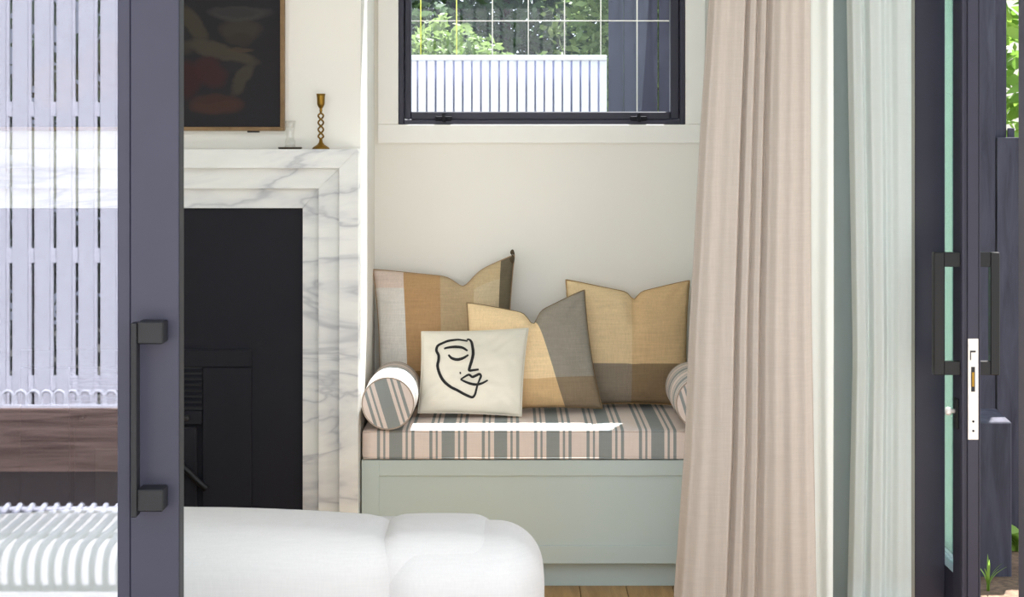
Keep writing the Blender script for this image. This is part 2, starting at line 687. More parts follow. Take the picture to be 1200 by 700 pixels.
# window opening in the back wall
WX0, WX1, WZ0, WZ1 = PX(467, YB), PX(803, YB), PZ(146, YB), 3.0
st(boxes('wall_back', [(XL - .2, WX0, YB, YB + .16, 0, ZC), (WX1, XR + .2, YB, YB + .16, 0, ZC),
                       (WX0, WX1, YB, YB + .16, 0, WZ0), (WX0, WX1, YB, YB + .16, WZ1, ZC)], M['cream']))
st(box('wall_chimney', XWL, XL, YF, YB + .16, 0, ZC, M['cream']))
st(box('wall_right', XR, 1.16, 5.58, YB + .16, 0, ZC, M['sage_grey']))
st(box('wall_left', XWL - .15, XWL, 3.46, YB + .16, ZG, ZC, M['cream']))
st(boxes('wall_front', [(XWL, 1.46, 3.46, 3.62, 2.80, ZC), (1.06, 1.46, 3.46, 3.62, ZG, 2.80),
                        (XWL, -1.92, 3.46, 3.62, ZG, 2.80)], M['cream']))
st(boxes('wall_side', [(1.20, 1.46, 3.62, 4.05, ZG, ZC), (1.20, 1.46, 4.05, 5.57, 2.62, ZC),
                       (1.162, 1.24, 5.60, YB + .16, ZG, ZC)], M['cream']))
st(box('ceiling', XWL - .3, 1.75, 3.40, YB + .20, ZC, ZC + .14, M['ceiling']))
# window with casing, frame, sash, pane and latches
win = st(empty('window_1', ((WX0 + WX1) / 2, YB, WZ0)))
cx0, cx1, cz0 = PX(443, YB), PX(826, YB), PZ(168, YB)
box('casing', cx0, cx1, YB - .016, YB + .002, cz0, WZ0, M['white_paint'], win, .0015)
box('casing', cx0, WX0, YB - .016, YB + .002, WZ0 + .0006, WZ1, M['white_paint'], win, .0015)
box('casing', WX1, cx1, YB - .016, YB + .002, WZ0 + .0006, WZ1, M['white_paint'], win, .0015)
box('casing', cx0, cx1, YB - .016, YB + .002, WZ1 + .0006, WZ1 + .062, M['white_paint'], win, .0015)
GX0, GX1, GZ0 = PX(482, YB + .03), PX(785, YB + .03), PZ(131, YB + .03)
f0, f1 = YB - .004, YB + .07
box('outer_frame', WX0, WX0 + .018, f0, f1, WZ0, WZ1, M['charcoal'], win, .002)
box('outer_frame', WX1 - .018, WX1, f0, f1, WZ0, WZ1, M['charcoal'], win, .002)
box('outer_frame', WX0 + .018, WX1 - .018, f0, f1, WZ0, WZ0 + .016, M['charcoal'], win, .002)
box('outer_frame', WX0 + .018, WX1 - .018, f0, f1, WZ1 - .016, WZ1, M['charcoal'], win, .002)
s0, s1 = YB + .008, YB + .055
box('sash_rail', WX0 + .020, GX0, s0, s1, WZ0 + .018, WZ1 - .018, M['charcoal'], win, .003)
box('sash_rail', GX1, WX1 - .020, s0, s1, WZ0 + .018, WZ1 - .018, M['charcoal'], win, .003)
box('sash_rail', GX0, GX1, s0, s1, WZ0 + .0155, GZ0, M['charcoal'], win, .003)
box('sash_rail', GX0, GX1, s0, s1, WZ1 - .045, WZ1 - .018, M['charcoal'], win, .003)
box('pane', GX0 - .004, GX1 + .004, YB + .028, YB + .034, GZ0 - .004, WZ1 - .04, M['pane_window'], win)
for lx in (520, 748):
    c = P(lx, 139, YB)
    lt = box('latch', c.x - .028, c.x + .028, YB - .012, YB - .003, c.z - .008, c.z + .008, M['steel_black'], win, .002)
    prism_y('lever', [(c.x - .004, c.z - .012), (c.x + .008, c.z - .012), (c.x + .004, c.z + .02), (c.x - .006, c.z + .016)],
            YB - .026, YB - .012, M['steel_black'], lt, .001)

# ------------------------------------------------------------------ fireplace
CX = -1.14
fp = empty('fireplace_surround', (CX, YF, 0), 'stepped white marble fireplace surround with grey veins', 'fireplace')
steps = [(-.4615, -.518, 1.337, 1.280, 5.626), (-.518, -.583, 1.280, 1.218, 5.656), (-.583, -.634, 1.218, 1.158, 5.686)]
for (xo, xi, zo, zi, yf) in steps:
    e = .0001
    for name, poly in (
        ('jamb', [(xo, 0), (xi + e, 0), (xi + e, zi - e), (xo, zo - e)]),
        ('jamb', [(2 * CX - xo, 0), (2 * CX - xi - e, 0), (2 * CX - xi - e, zi - e), (2 * CX - xo, zo - e)]),
        ('lintel', [(xo - e, zo), (xi - e, zi + e), (2 * CX - xi + e, zi + e), (2 * CX - xo + e, zo)])):
        prism_y(name, poly, yf, YF - .001, M['marble'], fp, .0004)

ht = empty('wood_heater', (CX, YF, 0), 'matt black built-in wood heater panel within the marble surround', 'heater')
box('surround_panel', 2 * CX + .636, -.636, 5.702, YF, 0, 1.156, M['steel_black'], ht)
hx0, hx1 = 2 * CX + .790, -.790
box('frame_top', hx0, hx1, 5.690, 5.702, .676, .728, M['steel_black'], ht, .002)
box('frame_side', -.938, hx1, 5.690, 5.702, 0, .6745, M['steel_black'], ht, .002)
box('frame_side', hx0, 2 * CX + .938, 5.690, 5.702, 0, .6745, M['steel_black'], ht, .002)
gx0, gx1 = 2 * CX + .940, -.940
box('louvre_backing', gx0, gx1, 5.698, 5.7015, .545, .674, M['steel_blacker'], ht)
for k in range(7):
    z = .553 + k * .0175
    prism_x('louvre_slat', [(5.688, z), (5.698, z + .010), (5.698, z + .012), (5.688, z + .003)], gx0, gx1, M['steel_black'], ht)
cb = box('control_bar', gx0, gx1, 5.686, 5.7015, .502, .544, M['steel_black'], ht, .002)
for kx in (-.985, -1.3):
    o = lathe('knob', [(.0, 0), (.009, 0), (.009, .008), (.007, .012)], 0, 0, M['steel_blacker'], cb, 20)
    o.rotation_euler = (math.radians(90), 0, 0)
    o.location = Vector((kx, 5.686, .522)) - wloc(cb)
dr = box('firebox_door', 2 * CX + .955, -.955, 5.680, 5.7015, .04, .495, M['steel_black'], ht, .004)
box('door_glass', 2 * CX + 1.02, -1.02, 5.676, 5.680, .12, .43, M['steel_blacker'], dr)
hp = [P(212, 545, 5.655), P(222, 554, 5.652), P(234, 566, 5.650), P(242, 573, 5.652)]
tube('door_handle', catmull(hp, 6), .0105, M['black_handle'], ht, 12)
box('handle_bracket', hp[0].x - .012, hp[0].x + .006, 5.655, 5.6805, hp[0].z - .012, hp[0].z + .012, M['black_handle'], ht, .002)

# framed picture
pw0, pw1 = 2 * CX - PX(333, YF - .03), PX(333, YF - .03)
pz0 = PZ(153.5, YF - .03)
pz1 = pz0 + 0.74
pic = empty('framed_picture', (CX, YF, pz0), 'dark still-life picture in slim oak frame above the mantel', 'picture')
fw = .012
for nm, b_ in (('frame_rail', (pw0, pw1, pz0, pz0 + fw)), ('frame_rail', (pw0, pw1, pz1 - fw, pz1)),
               ('frame_rail', (pw0, pw0 + fw, pz0 + fw, pz1 - fw)), ('frame_rail', (pw1 - fw, pw1, pz0 + fw, pz1 - fw))):
    box(nm, b_[0], b_[1], YF - .034, YF - .001, b_[2], b_[3], M['oak_frame'], pic, .001)
a, b_, y_ = (pw0 + fw), (pw1 - fw), YF - .024
canvas = obj('canvas', [(a, y_, pz0 + fw), (b_, y_, pz0 + fw), (b_, y_, pz1 - fw), (a, y_, pz1 - fw),
                        (a, y_ + .02, pz0 + fw), (b_, y_ + .02, pz0 + fw), (b_, y_ + .02, pz1 - fw), (a, y_ + .02, pz1 - fw)],
             [(0, 1, 2, 3), (7, 6, 5, 4), (0, 4, 5, 1), (1, 5, 6, 2), (2, 6, 7, 3), (3, 7, 4, 0)], M['painting'], pic,
             uvs=[(0, 0), (1, 0), (1, 1), (0, 1), (0, 0), (1, 0), (1, 1), (0, 1)])
c = P(297, 154.5, YF - .02)
box('sensor_bar', c.x - .018, c.x + .018, YF - .03, YF - .008, pz0 - .005, pz0, M['charcoal_dark'], pic, .001)

# brass openwork candlestick
MT = 1.337
bx = PX(376, 5.676)
cs = empty('brass_candlestick', (bx, 5.676, MT), 'brass candlestick with open twisted stem on the mantel', 'candlestick')
lathe('base', [(.001, MT), (.0262, MT), (.0262, MT + .003), (.022, MT + .007), (.012, MT + .013), (.006, MT + .020),
               (.0045, MT + .030)], bx, 5.676, M['brass'], cs)
zs0, zs1 = MT + .028, MT + .112
for sgn in (0, math.pi):
    pts = []
    for k in range(65):
        t = k / 64
        ang = sgn + t * math.pi * 4
        rr = .0082 * abs(math.sin(t * math.pi * 4)) ** .6 + .0008
        r2 = .0078
        fade = min(1, t * 10, (1 - t) * 10)
        pts.append((bx + r2 * fade * math.sin(t * math.pi * 4 + sgn), 5.676 + r2 * fade * math.cos(t * math.pi * 4 + sgn) * .8,
                    zs0 + (zs1 - zs0) * t))
    tube('twisted_strand', pts, .0027, M['brass'], cs, 8)
lathe('cup', [(.003, zs1 - .002), (.0045, zs1 + .004), (.004, zs1 + .010), (.008, zs1 + .016), (.0115, zs1 + .024),
              (.0122, zs1 + .045), (.0140, zs1 + .0555), (.0115, zs1 + .0555), (.0105, zs1 + .03), (.002, zs1 + .026)],
      bx, 5.676, M['brass'], cs)

# little glass candle holder on a bronze plate
M['clear_glass'] = glass('clear_pressed_glass', (0.95, 0.95, 0.94, 1), 0.07, (1, 1, 1, 1))
gx = PX(340, 5.676)
gc = empty('glass_candle_holder', (gx, 5.676, MT), 'small clear glass candle holder on a dark round plate', 'candle holder')
lathe('plate', [(.001, MT), (.034, MT), (.037, MT + .004), (.035, MT + .006), (.001, MT + .006)], gx, 5.676, M['bronze'], gc)
z0 = MT + .0065
lathe('glass_body', [(.001, z0), (.0155, z0), (.0165, z0 + .008), (.0165, z0 + .018), (.0125, z0 + .024), (.0115, z0 + .034),
                     (.0125, z0 + .048), (.0150, z0 + .056), (.0165, z0 + .070), (.0180, z0 + .079), (.0145, z0 + .079),
                     (.0110, z0 + .058), (.001, z0 + .056)], gx, 5.676, M['clear_glass'], gc)

# ------------------------------------------------------------------ window seat
BX0, BX1, BY = XL + .004, XR - .003, 5.70
zt = PZ(539.5, BY)
zk = PZ(661, BY)
bench = empty('bench_seat', ((BX0 + BX1) / 2, BY, 0), 'sage painted bench seat cabinet built into the alcove', 'bench')
box('carcass', BX0, BX1, BY + .022, YB - .002, zk, zt, M['sage'], bench, .001)
box('front_panel', BX0 + .053, BX1 - .053, BY + .006, BY + .0225, PZ(640, BY), PZ(558, BY), M['sage'], bench)
box('stile', BX0, BX0 + .053, BY, BY + .0225, zk, zt, M['sage'], bench, .001)
box('stile', BX1 - .053, BX1, BY, BY + .0225, zk, zt, M['sage'], bench, .001)
box('rail', BX0 + .053, BX1 - .053, BY, BY + .0225, PZ(558, BY), zt, M['sage'], bench, .001)
box('rail', BX0 + .053, BX1 - .053, BY, BY + .0225, zk, PZ(640, BY), M['sage'], bench, .001)
box('kickboard', BX0, BX1, BY + .045, BY + .06, 0, zk, M['sage'], bench)


def rbox_geo(x0, x1, y0, y1, z0, z1, r, n=16, crown=0.0, crown_axis='z', puff=0.0):
    """rounded box sampled on a cube grid; crown domes the top"""
    c = Vector(((x0 + x1) / 2, (y0 + y1) / 2, (z0 + z1) / 2))
    h = Vector(((x1 - x0) / 2, (y1 - y0) / 2, (z1 - z0) / 2))
    r = min(r, h.x * .98, h.y * .98, h.z * .98)
    idx, verts, faces = {}, [], []

    def vert(i, j, k):
        key = (i, j, k)
        if key in idx:
            return idx[key]
        q = []
        for a, hh in zip((i, j, k), h):
            t = a / n * 2 - 1
            # cluster samples near the rounded rims
            t = math.copysign(abs(t) ** 0.65, t)
            q.append(t * hh)
        q = Vector(q)
        inner = Vector([max(-(hh - r), min(hh - r, a)) for a, hh in zip(q, h)])
        d = q - inner
        if d.length > 1e-9:
            p = inner + d.normalized() * r
        else:
            p = q
        ux, uy, uz = p.x / h.x, p.y / h.y, p.z / h.z
        p.z += crown * (1 - ux * ux) * (1 - uy * uy) * max(0, uz)
        p.y += puff * math.copysign(1, uy) * (1 - ux * ux) * (1 - uz * uz) * abs(uy)
        idx[key] = len(verts)
        verts.append(c + p)
        return idx[key]
    for i in range(n):
        for j in range(n):
            for axis in range(3):
                for side in (0, n):
                    def mk(a, b):
                        t = [0, 0, 0]
                        t[axis] = side
                        t[(axis + 1) % 3] = a
                        t[(axis + 2) % 3] = b
                        return vert(*t)
                    q = [mk(i, j), mk(i + 1, j), mk(i + 1, j + 1), mk(i, j + 1)]
                    faces.append(q if side else q[::-1])
    return verts, faces


def rbox(name, x0, x1, y0, y1, z0, z1, r, mat, parent=None, n=16, crown=0.0, puff=0.0):
    v, f = rbox_geo(x0, x1, y0, y1, z0, z1, r, n, crown, puff=puff)
    return obj(name, v, f, mat, parent, True)


CZ0, CZ1 = zt + .002, PZ(504, BY)
cu = empty('seat_cushion', ((BX0 + BX1) / 2, BY, CZ0), 'long pink and grey striped seat cushion on the sage bench', 'cushion')
rbox('cover', BX0 + .001, BX1 - .001, BY - .004, YB - .006, CZ0, CZ1, .013, M['cushion'], cu, 24, crown=.003)
for zz in (CZ0 + .004, CZ1 - .004):
    pts = [(BX0 + .006, BY - .002, zz), (BX1 - .006, BY - .002, zz)]
    tube('piping', pts, .0028, M['cushion'], cu, 6)


def bolster(name, xc, rot, label):
    r, y0, y1 = .080, 5.672, 6.06
    zc = CZ1 + .004 + r
    e = empty(name, (xc, (y0 + y1) / 2, CZ1), label, 'bolster', 'bolsters at the ends of the bench')
    prof = [(r - .006, y0 + .001), (r - .001, y0 + .004), (r, y0 + .010), (r + .002, (y0 + y1) / 2), (r, y1 - .010), (r - .006, y1)]
    verts, faces = [], []
    n = 48
    for rr, y in prof:
        for k in range(n):
            a_ = 2 * math.pi * k / n
            verts.append((xc + rr * math.cos(a_), y, zc + rr * math.sin(a_)))
    for j in range(len(prof) - 1):
        for k in range(n):
            k2 = (k + 1) % n
            faces.append((j * n + k, (j + 1) * n + k, (j + 1) * n + k2, j * n + k2))
    faces.append(tuple((len(prof) - 1) * n + k for k in range(n))[::-1])
    obj('cover', verts, faces, M['bolster'], e, True)
    for yy, sg in ((y0, -1), (y1, 1)):
        vv, ff = [(xc, yy + sg * .004, zc)], []
        for ring in (.5, 1.0):
            for k in range(n):
                a_ = 2 * math.pi * k / n
                vv.append((xc + (r - .004) * ring * math.cos(a_), yy + sg * .004 * (1 - ring ** 2), zc + (r - .004) * ring * math.sin(a_)))
        for k in range(n):
            k2 = (k + 1) % n
            ff.append((0, 1 + k, 1 + k2))
            ff.append((1 + k, 1 + n + k, 1 + n + k2, 1 + k2))
        o = obj('end_cap', vv, ff, M['bolster_cap'], e, True, origin=(xc, yy, zc))
        pts = [(xc + (r - .002) * math.cos(2 * math.pi * k / n), yy + .001, zc + (r - .002) * math.sin(2 * math.pi * k / n)) for k in range(n)]
        tube('piping', pts, .0026, M['piping'], e, 6, True)
    return e


bolster('bolster_cushion', BX0 + .082, 0, 'striped round bolster against the marble side of the bench')
bolster('bolster_cushion', BX1 - .086, 0, 'striped round bolster half hidden behind the linen curtain')


# ------------------------------------------------------------------ pillows
class Pillow:
    def __init__(s, TL, TR, BR, BL, Yb, Yt, T, chop=None, bow=.05, seed=0, bowtop=None):
        s.c = (P(*TL, Yt), P(*TR, Yt), P(*BR, Yb), P(*BL, Yb))
        s.px = (TL, TR, BR, BL)
        s.T, s.chop, s.bow, s.seed = T, chop, bow, seed
        TLv, TRv, BRv, BLv = s.c
        s.n = ((TRv + BRv) - (TLv + BLv)).cross((TLv + TRv) - (BLv + BRv)).normalized()
        if s.n.y > 0:
            s.n = -s.n

    def flat(s, u, v):
        b = s.bow
        uu = u * (1 - b * (1 - v * v) * u * u)
        vv = v * (1 - b * (1 - u * u) * v * v)
        if s.chop:
            u0, dep, wid = s.chop
            du = abs(u - u0)
            g = (.62 * max(0, 1 - du / (1 + abs(u0) if u < u0 else 1 - u0)) ** 1.25 + .38 * math.exp(-(du / (wid * .55)) ** 2)) * max(0, (v + 1) / 2) ** 2.5
            vv -= dep * g
        a, b_ = (uu + 1) / 2, (vv + 1) / 2
        TL, TR, BR, BL = s.c
        return (BL * (1 - a) + BR * a) * (1 - b_) + (TL * (1 - a) + TR * a) * b_

    def thick(s, u, v, side):
        t = ((1 - u * u) * (1 - v * v)) ** .42 if abs(u) < 1 and abs(v) < 1 else 0.0
        t = s.T * (.0 + t)
        if s.chop:
            u0, dep, wid = s.chop
            t *= 1 - .55 * math.exp(-((u - u0) / (wid * .8)) ** 2) * max(0, (v + 1) / 2) ** 2.2
        w = noise.noise(Vector((u * 2.3 + s.seed, v * 2.3, side * 3.1))) * .008
        w += noise.noise(Vector((u * 6 + s.seed, v * 6 + 4, side))) * .003
        edge = min(1, (1 - abs(u)) * 5) * min(1, (1 - abs(v)) * 5)
        # creases running in from the corners
        cr = math.sin((abs(u) - abs(v)) * 22 + s.seed) * .0035 * (abs(u * v)) ** 1.3
        return t + (w + cr) * edge

    def point(s, u, v, off=0.0):
        return s.flat(u, v) + s.n * (s.thick(u, v, 0) + off)

    def uv_of(s, px, py):
        TL, TR, BR, BL = [Vector((q[0], q[1])) for q in s.px]
        a = b = .5
        for _ in range(30):
            q = (BL * (1 - a) + BR * a) * (1 - b) + (TL * (1 - a) + TR * a) * b
            e = Vector((px, py)) - q
            da = (BR - BL) * (1 - b) + (TR - TL) * b
            db = (TL - BL) * (1 - a) + (TR - BR) * a
            det = da.x * db.y - da.y * db.x
            a += (e.x * db.y - e.y * db.x) / det
            b += (da.x * e.y - da.y * e.x) / det
        return a * 2 - 1, b * 2 - 1

    def build(s, name, mat, seam_mat, label, fringe=None):
        N = 44
        verts, uvs, faces = [], [], []
        par = [math.sin((-1 + 2 * k / N) * math.pi / 2) * .35 + (-1 + 2 * k / N) * .65 for k in range(N + 1)]
        for side in (0, 1):
            for j in range(N + 1):
                for i in range(N + 1):
                    u, v = par[i], par[j]
                    t = s.thick(u, v, side)
                    verts.append(s.flat(u, v) + s.n * (t if side == 0 else -t * .8))
                    uvs.append(((u + 1) / 2, (v + 1) / 2))
        K = (N + 1) ** 2
        for j in range(N):
            for i in range(N):
                q = (j * (N + 1) + i, j * (N + 1) + i + 1, (j + 1) * (N + 1) + i + 1, (j + 1) * (N + 1) + i)
                faces.append(q)
                faces.append(tuple(K + k for k in q[::-1]))
        low = min(v.z for v in verts)
        e = empty(name, ((s.c[2].x + s.c[3].x) / 2, s.c[2].y, low), label, 'cushion')
        bm = bmesh.new()
        o = obj('cover', verts, faces, mat, e, True, uvs=uvs)
        bm.from_mesh(o.data)
        bmesh.ops.remove_doubles(bm, verts=bm.verts[:], dist=1e-5)
        bm.to_mesh(o.data)
        bm.free()
        o.data.polygons.foreach_set('use_smooth', [True] * len(o.data.polygons))
        ring = []
        for k in range(N):
            ring.append(s.flat(par[k], -1))
        for k in range(N):
            ring.append(s.flat(1, par[k]))
        for k in range(N):
            ring.append(s.flat(-par[k], 1))
        for k in range(N):
            ring.append(s.flat(-1, -par[k]))
        if seam_mat:
            tube('seam', ring, .0022, seam_mat, e, 6, True)
        return e


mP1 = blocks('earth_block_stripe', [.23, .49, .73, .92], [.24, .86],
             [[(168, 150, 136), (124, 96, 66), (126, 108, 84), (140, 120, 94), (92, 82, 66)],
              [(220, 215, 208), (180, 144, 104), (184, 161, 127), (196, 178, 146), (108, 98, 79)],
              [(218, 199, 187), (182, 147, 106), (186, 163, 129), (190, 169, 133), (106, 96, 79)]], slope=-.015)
mP2 = blocks('ochre_block_check', [.53], [.33], [[(144, 131, 114), (138, 116, 88)], [(224, 198, 156), (212, 180, 136)]])
mP3 = blocks('ochre_taupe_block_check', [.73], [.27], [[(210, 176, 130), (136, 119, 97)], [(236, 208, 164), (146, 139, 127)]], slope=-.17)

p1 = Pillow((437, 316), (603, 299), (598, 476), (444, 476), 6.155, 6.235, .056, (.28, .32, .30), .05, 1.0)
pe1 = p1.build('block_stripe_pillow', mP1, fabric('frayed_edge', srgb(170, 142, 112)), 'brown, tan and cream striped pillow behind the face pillow')
kn = p1.c[1]
tube('corner_knot', catmull([kn + Vector((-.016, -.002, -.03)), kn + Vector((-.006, -.006, -.008)), kn + Vector((-.010, -.002, .006)), kn + Vector((-.002, 0, .010))], 5),
     lambda t: .006 + .004 * math.sin(t * 9), fabric('dark_knot', srgb(84, 72, 56)), pe1, 8)
p2 = Pillow((663, 328), (808, 329), (806, 476), (664, 476), 6.15, 6.225, .060, (.10, .27, .15), .045, 5.0)
p2.build('block_check_pillow', mP2, fabric('ochre_seam', srgb(160, 128, 84)), 'ochre pillow with brown lower third against the wall')
p3 = Pillow((547, 355), (685, 340), (706, 479), (545, 483), 6.025, 6.105, .046, (.09, .46, .18), .05, 9.0)
p3.build('block_check_pillow', mP3, fabric('taupe_seam', srgb(134, 112, 84)), 'ochre and taupe check pillow leaning between the other two check pillows')
p4 = Pillow((494, 389), (619, 385), (611, 488), (490, 484), 5.92, 6.02, .044, None, .03, 13.0)
pe4 = p4.build('face_print_pillow', M['linen_white'], M['linen_white'], 'cream canvas pillow with black line drawing of a face')

# line drawing of a face, stitched on the canvas
S = 150.0 / 875.0
strokes = [
    [(398, 134), (370, 129), (330, 124), (280, 128), (232, 142), (192, 165), (183, 200), (198, 235), (198, 270), (191, 310), (205, 362),
     (232, 408), (276, 448), (330, 478), (390, 508), (428, 521), (447, 505), (458, 468), (466, 436)],
    [(392, 124), (408, 122), (424, 140), (432, 178), (436, 230), (426, 280), (412, 325), (411, 344), (440, 341), (474, 337)],
    [(236, 188), (270, 180), (320, 178), (365, 186), (398, 208)],
    [(267, 233), (290, 257), (330, 268), (370, 260), (404, 238)],
    [(351, 404), (380, 386), (408, 373), (430, 387), (455, 378), (478, 368), (489, 380), (480, 405), (467, 434)],
    [(351, 404), (385, 422), (420, 433), (460, 437), (500, 428), (536, 407)],
    [(344, 361), (349, 360), (354, 359)],
]
verts, faces = [], []
for si, stv in enumerate(strokes):
    line = catmull([Vector((480 + q[0] * S, 380 + q[1] * S, 0)) for q in stv], 6)
    m = len(line)
    base = len(verts)
    for i_, q in enumerate(line):
        t = (line[min(i_ + 1, m - 1)] - line[max(i_ - 1, 0)]).normalized()
        nrm = Vector((-t.y, t.x, 0))
        tt = i_ / (m - 1)
        w = 1.75 * (.62 + .38 * math.sin(math.pi * min(1, max(0, tt)) )) * (.85 if si >= 4 else 1.0)
        if si == 6:
            w = 1.3
        for sgn in (-1, 1):
            qq = q + nrm * w * sgn
            u, v = p4.uv_of(qq.x, qq.y)
            verts.append(p4.point(u, v, .0016))
    for i_ in range(m - 1):
        k = base + i_ * 2
        faces.append((k, k + 1, k + 3, k + 2))
obj('line_drawing', verts, faces, M['ink'], pe4)

# ------------------------------------------------------------------ sofa
sf = empty('linen_sofa', (-.9, 4.3, 0), 'white linen sofa with rounded channelled back', 'sofa')
SY = 3.90
zs_ = PZ(617, SY + .17)
rbox('back_section', -1.22, -.232, SY, SY + .34, .10, zs_, .080, M['sofa'], sf, 24, crown=.034, puff=.010)
rbox('back_section', -2.06, -1.20, SY, SY + .34, .10, zs_, .080, M['sofa'], sf, 24, crown=.034, puff=.010)
rbox('back_section', -.300, -.02, SY + .020, SY + .34, .10, zs_, .066, M['sofa'], sf, 24, crown=.012, puff=.004)
rbox('end_section', -.290, .069, SY - .002, SY + .335, .10, zs_ - .004, .10, M['sofa'], sf, 24, crown=.004, puff=.004)
rbox('arm', -.16, .062, SY + .2, SY + .95, .10, .335, .07, M['sofa'], sf, 20, crown=.004)
rbox('arm', -2.16, -1.94, SY + .05, SY + .95, .10, .335, .07, M['sofa'], sf, 20, crown=.004)
rbox('seat_base', -1.96, -.14, SY + .2, SY + .93, .09, .26, .03, M['sofa'], sf, 10)
for x0, x1 in ((-1.95, -1.06), (-1.05, -.15)):
    rbox('seat_cushion', x0, x1, SY + .30, SY + .96, .25, .40, .06, M['sofa'], sf, 14, crown=.02)
for x_, y_ in ((-2.05, SY + .12), (-2.05, SY + .85), (-.05, SY + .12), (-.05, SY + .85)):
    lathe('foot', [(.018, 0), (.026, .11)], x_, y_, M['oak_frame'], sf, 16)

# ------------------------------------------------------------------ curtains
def interp(tab, z):
    if z <= tab[0][0]:
        (z0, x0), (z1, x1) = tab[0], tab[1]
        return x0 + (x1 - x0) * (z - z0) / (z1 - z0)
    for (z0, x0), (z1, x1) in zip(tab, tab[1:]):
        if z <= z1:
            return x0 + (x1 - x0) * (z - z0) / (z1 - z0)
    (z0, x0), (z1, x1) = tab[-2], tab[-1]
    return x0 + (x1 - x0) * (z - z0) / (z1 - z0)


def smooth_profile(tab, s):
    for (a, x0), (b_, x1) in zip(tab, tab[1:]):
        if s <= b_:
            t = (s - a) / (b_ - a)
            t = t * t * (3 - 2 * t)
            return x0 + (x1 - x0) * t
    return tab[-1][1]


def cloth(name, left, right, prof, Y0, z0, z1, mat, parent, n=150, m=36, seed=0.0, thick=.0025, wob=.004):
    verts, faces = [], []
    for j in range(m + 1):
        z = z0 + (z1 - z0) * j / m
        xl, xr = interp(left, z), interp(right, z)
        for i_ in range(n + 1):
            s = i_ / n
            s2 = s + .012 * noise.noise(Vector((seed, z * .7, s * 3)))
            s2 = max(0, min(1, s2))
            d = smooth_profile(prof, s2) * (1.0 + .18 * noise.noise(Vector((s * 4, z * .8, seed))))
            yy = Y0 - d + wob * noise.noise(Vector((s * 5, z * 1.3, seed + 5)))
            verts.append(Vector((xl + (xr - xl) * s, yy, z)))
    K = len(verts)
    verts += [v + Vector((0, thick, 0)) for v in verts]
    W = n + 1
    for j in range(m):
        for i_ in range(n):
            q = (j * W + i_, j * W + i_ + 1, (j + 1) * W + i_ + 1, (j + 1) * W + i_)
            faces.append(q)
            faces.append(tuple(K + k for k in q[::-1]))
        for i_ in (0, n):
            a_, b_ = j * W + i_, (j + 1) * W + i_
            faces.append((a_, b_, b_ + K, a_ + K))
    for i_ in range(n):
        for j in (0, m):
            a_, b_ = j * W + i_, j * W + i_ + 1
            faces.append((a_, b_, b_ + K, a_ + K))
    return obj(name, verts, faces, mat, parent, True)


YC = 5.12
def tabpx(pts, Y):
    return sorted([(PZ(py, Y), PX(px, Y)) for px, py in pts])


cur = empty('linen_curtain', (PX(880, YC), YC, 0), 'oatmeal linen curtain with ivory lining hanging beside the bench', 'curtain')
prof = [(0, .010), (.06, .040), (.14, .050), (.20, .044), (.27, .050), (.345, .052), (.375, .024), (.405, .046), (.445, .050), (.475, .030),
        (.51, .048), (.545, .052), (.575, .030), (.62, .052), (.70, .066), (.755, .058), (.82, .068), (.88, .060), (.93, .064), (1.0, .030)]
cloth('drape', tabpx([(831, 0), (821, 150), (813, 300), (808, 385), (803, 520), (790, 700)], YC),
      tabpx([(949, 0), (950, 350), (956, 700)], YC), prof, YC + .02, .012, 3.10, M['drape'], cur, seed=2.0)
prof2 = [(0, .0), (.3, .012), (.55, -.004), (.8, .010), (1, -.006)]
cloth('lining', tabpx([(938, 0), (938, 350), (946, 700)], YC + .04), tabpx([(977.5, 0), (978, 350), (977, 700)], YC + .04),
      prof2, YC + .045, .012, 3.10, M['lining'], cur, n=40, seed=6.0)
box('heading_tape', PX(836, YC), PX(977, YC), YC - .03, YC + .045, 3.08, 3.14, M['drape'], cur)
tr = box('curtain_track', .4, 1.16, YC - .02, YC + .02, 3.14, ZC, M['white_paint'])
tag(tr, 'white ceiling track carrying the linen curtain', 'curtain track')

YS = 5.47
sh = empty('sheer_curtain', (PX(1030, YS), YS, 0), 'pale sage white sheer curtain gathered beside the dark door jamb', 'curtain')
prof3 = [(0, .010), (.08, .030), (.20, .036), (.27, .016), (.36, .034), (.50, .042), (.60, .022), (.68, .030), (.80, .046), (.92, .05), (1, .045)]
cloth('drape', tabpx([(993, 0), (1000, 420), (994, 700)], YS), tabpx([(1066, 0), (1066, 700)], YS), prof3, YS + .02, .012, 3.10,
      M['sheer'], sh, n=90, seed=11.0)
tr = box('curtain_track', .93, 1.16, YS - .03, YS + .03, 3.10, ZC, M['white_paint'])
tag(tr, 'white ceiling track above the sheer curtain by the jamb', 'curtain track')

# ------------------------------------------------------------------ front sliding door, left
dl = st(empty('door_1', (-1.25, YD, 0)))
dy0, dy1 = YD - .025, YD + .025
def X1(px):
    return PX(px, dy0)


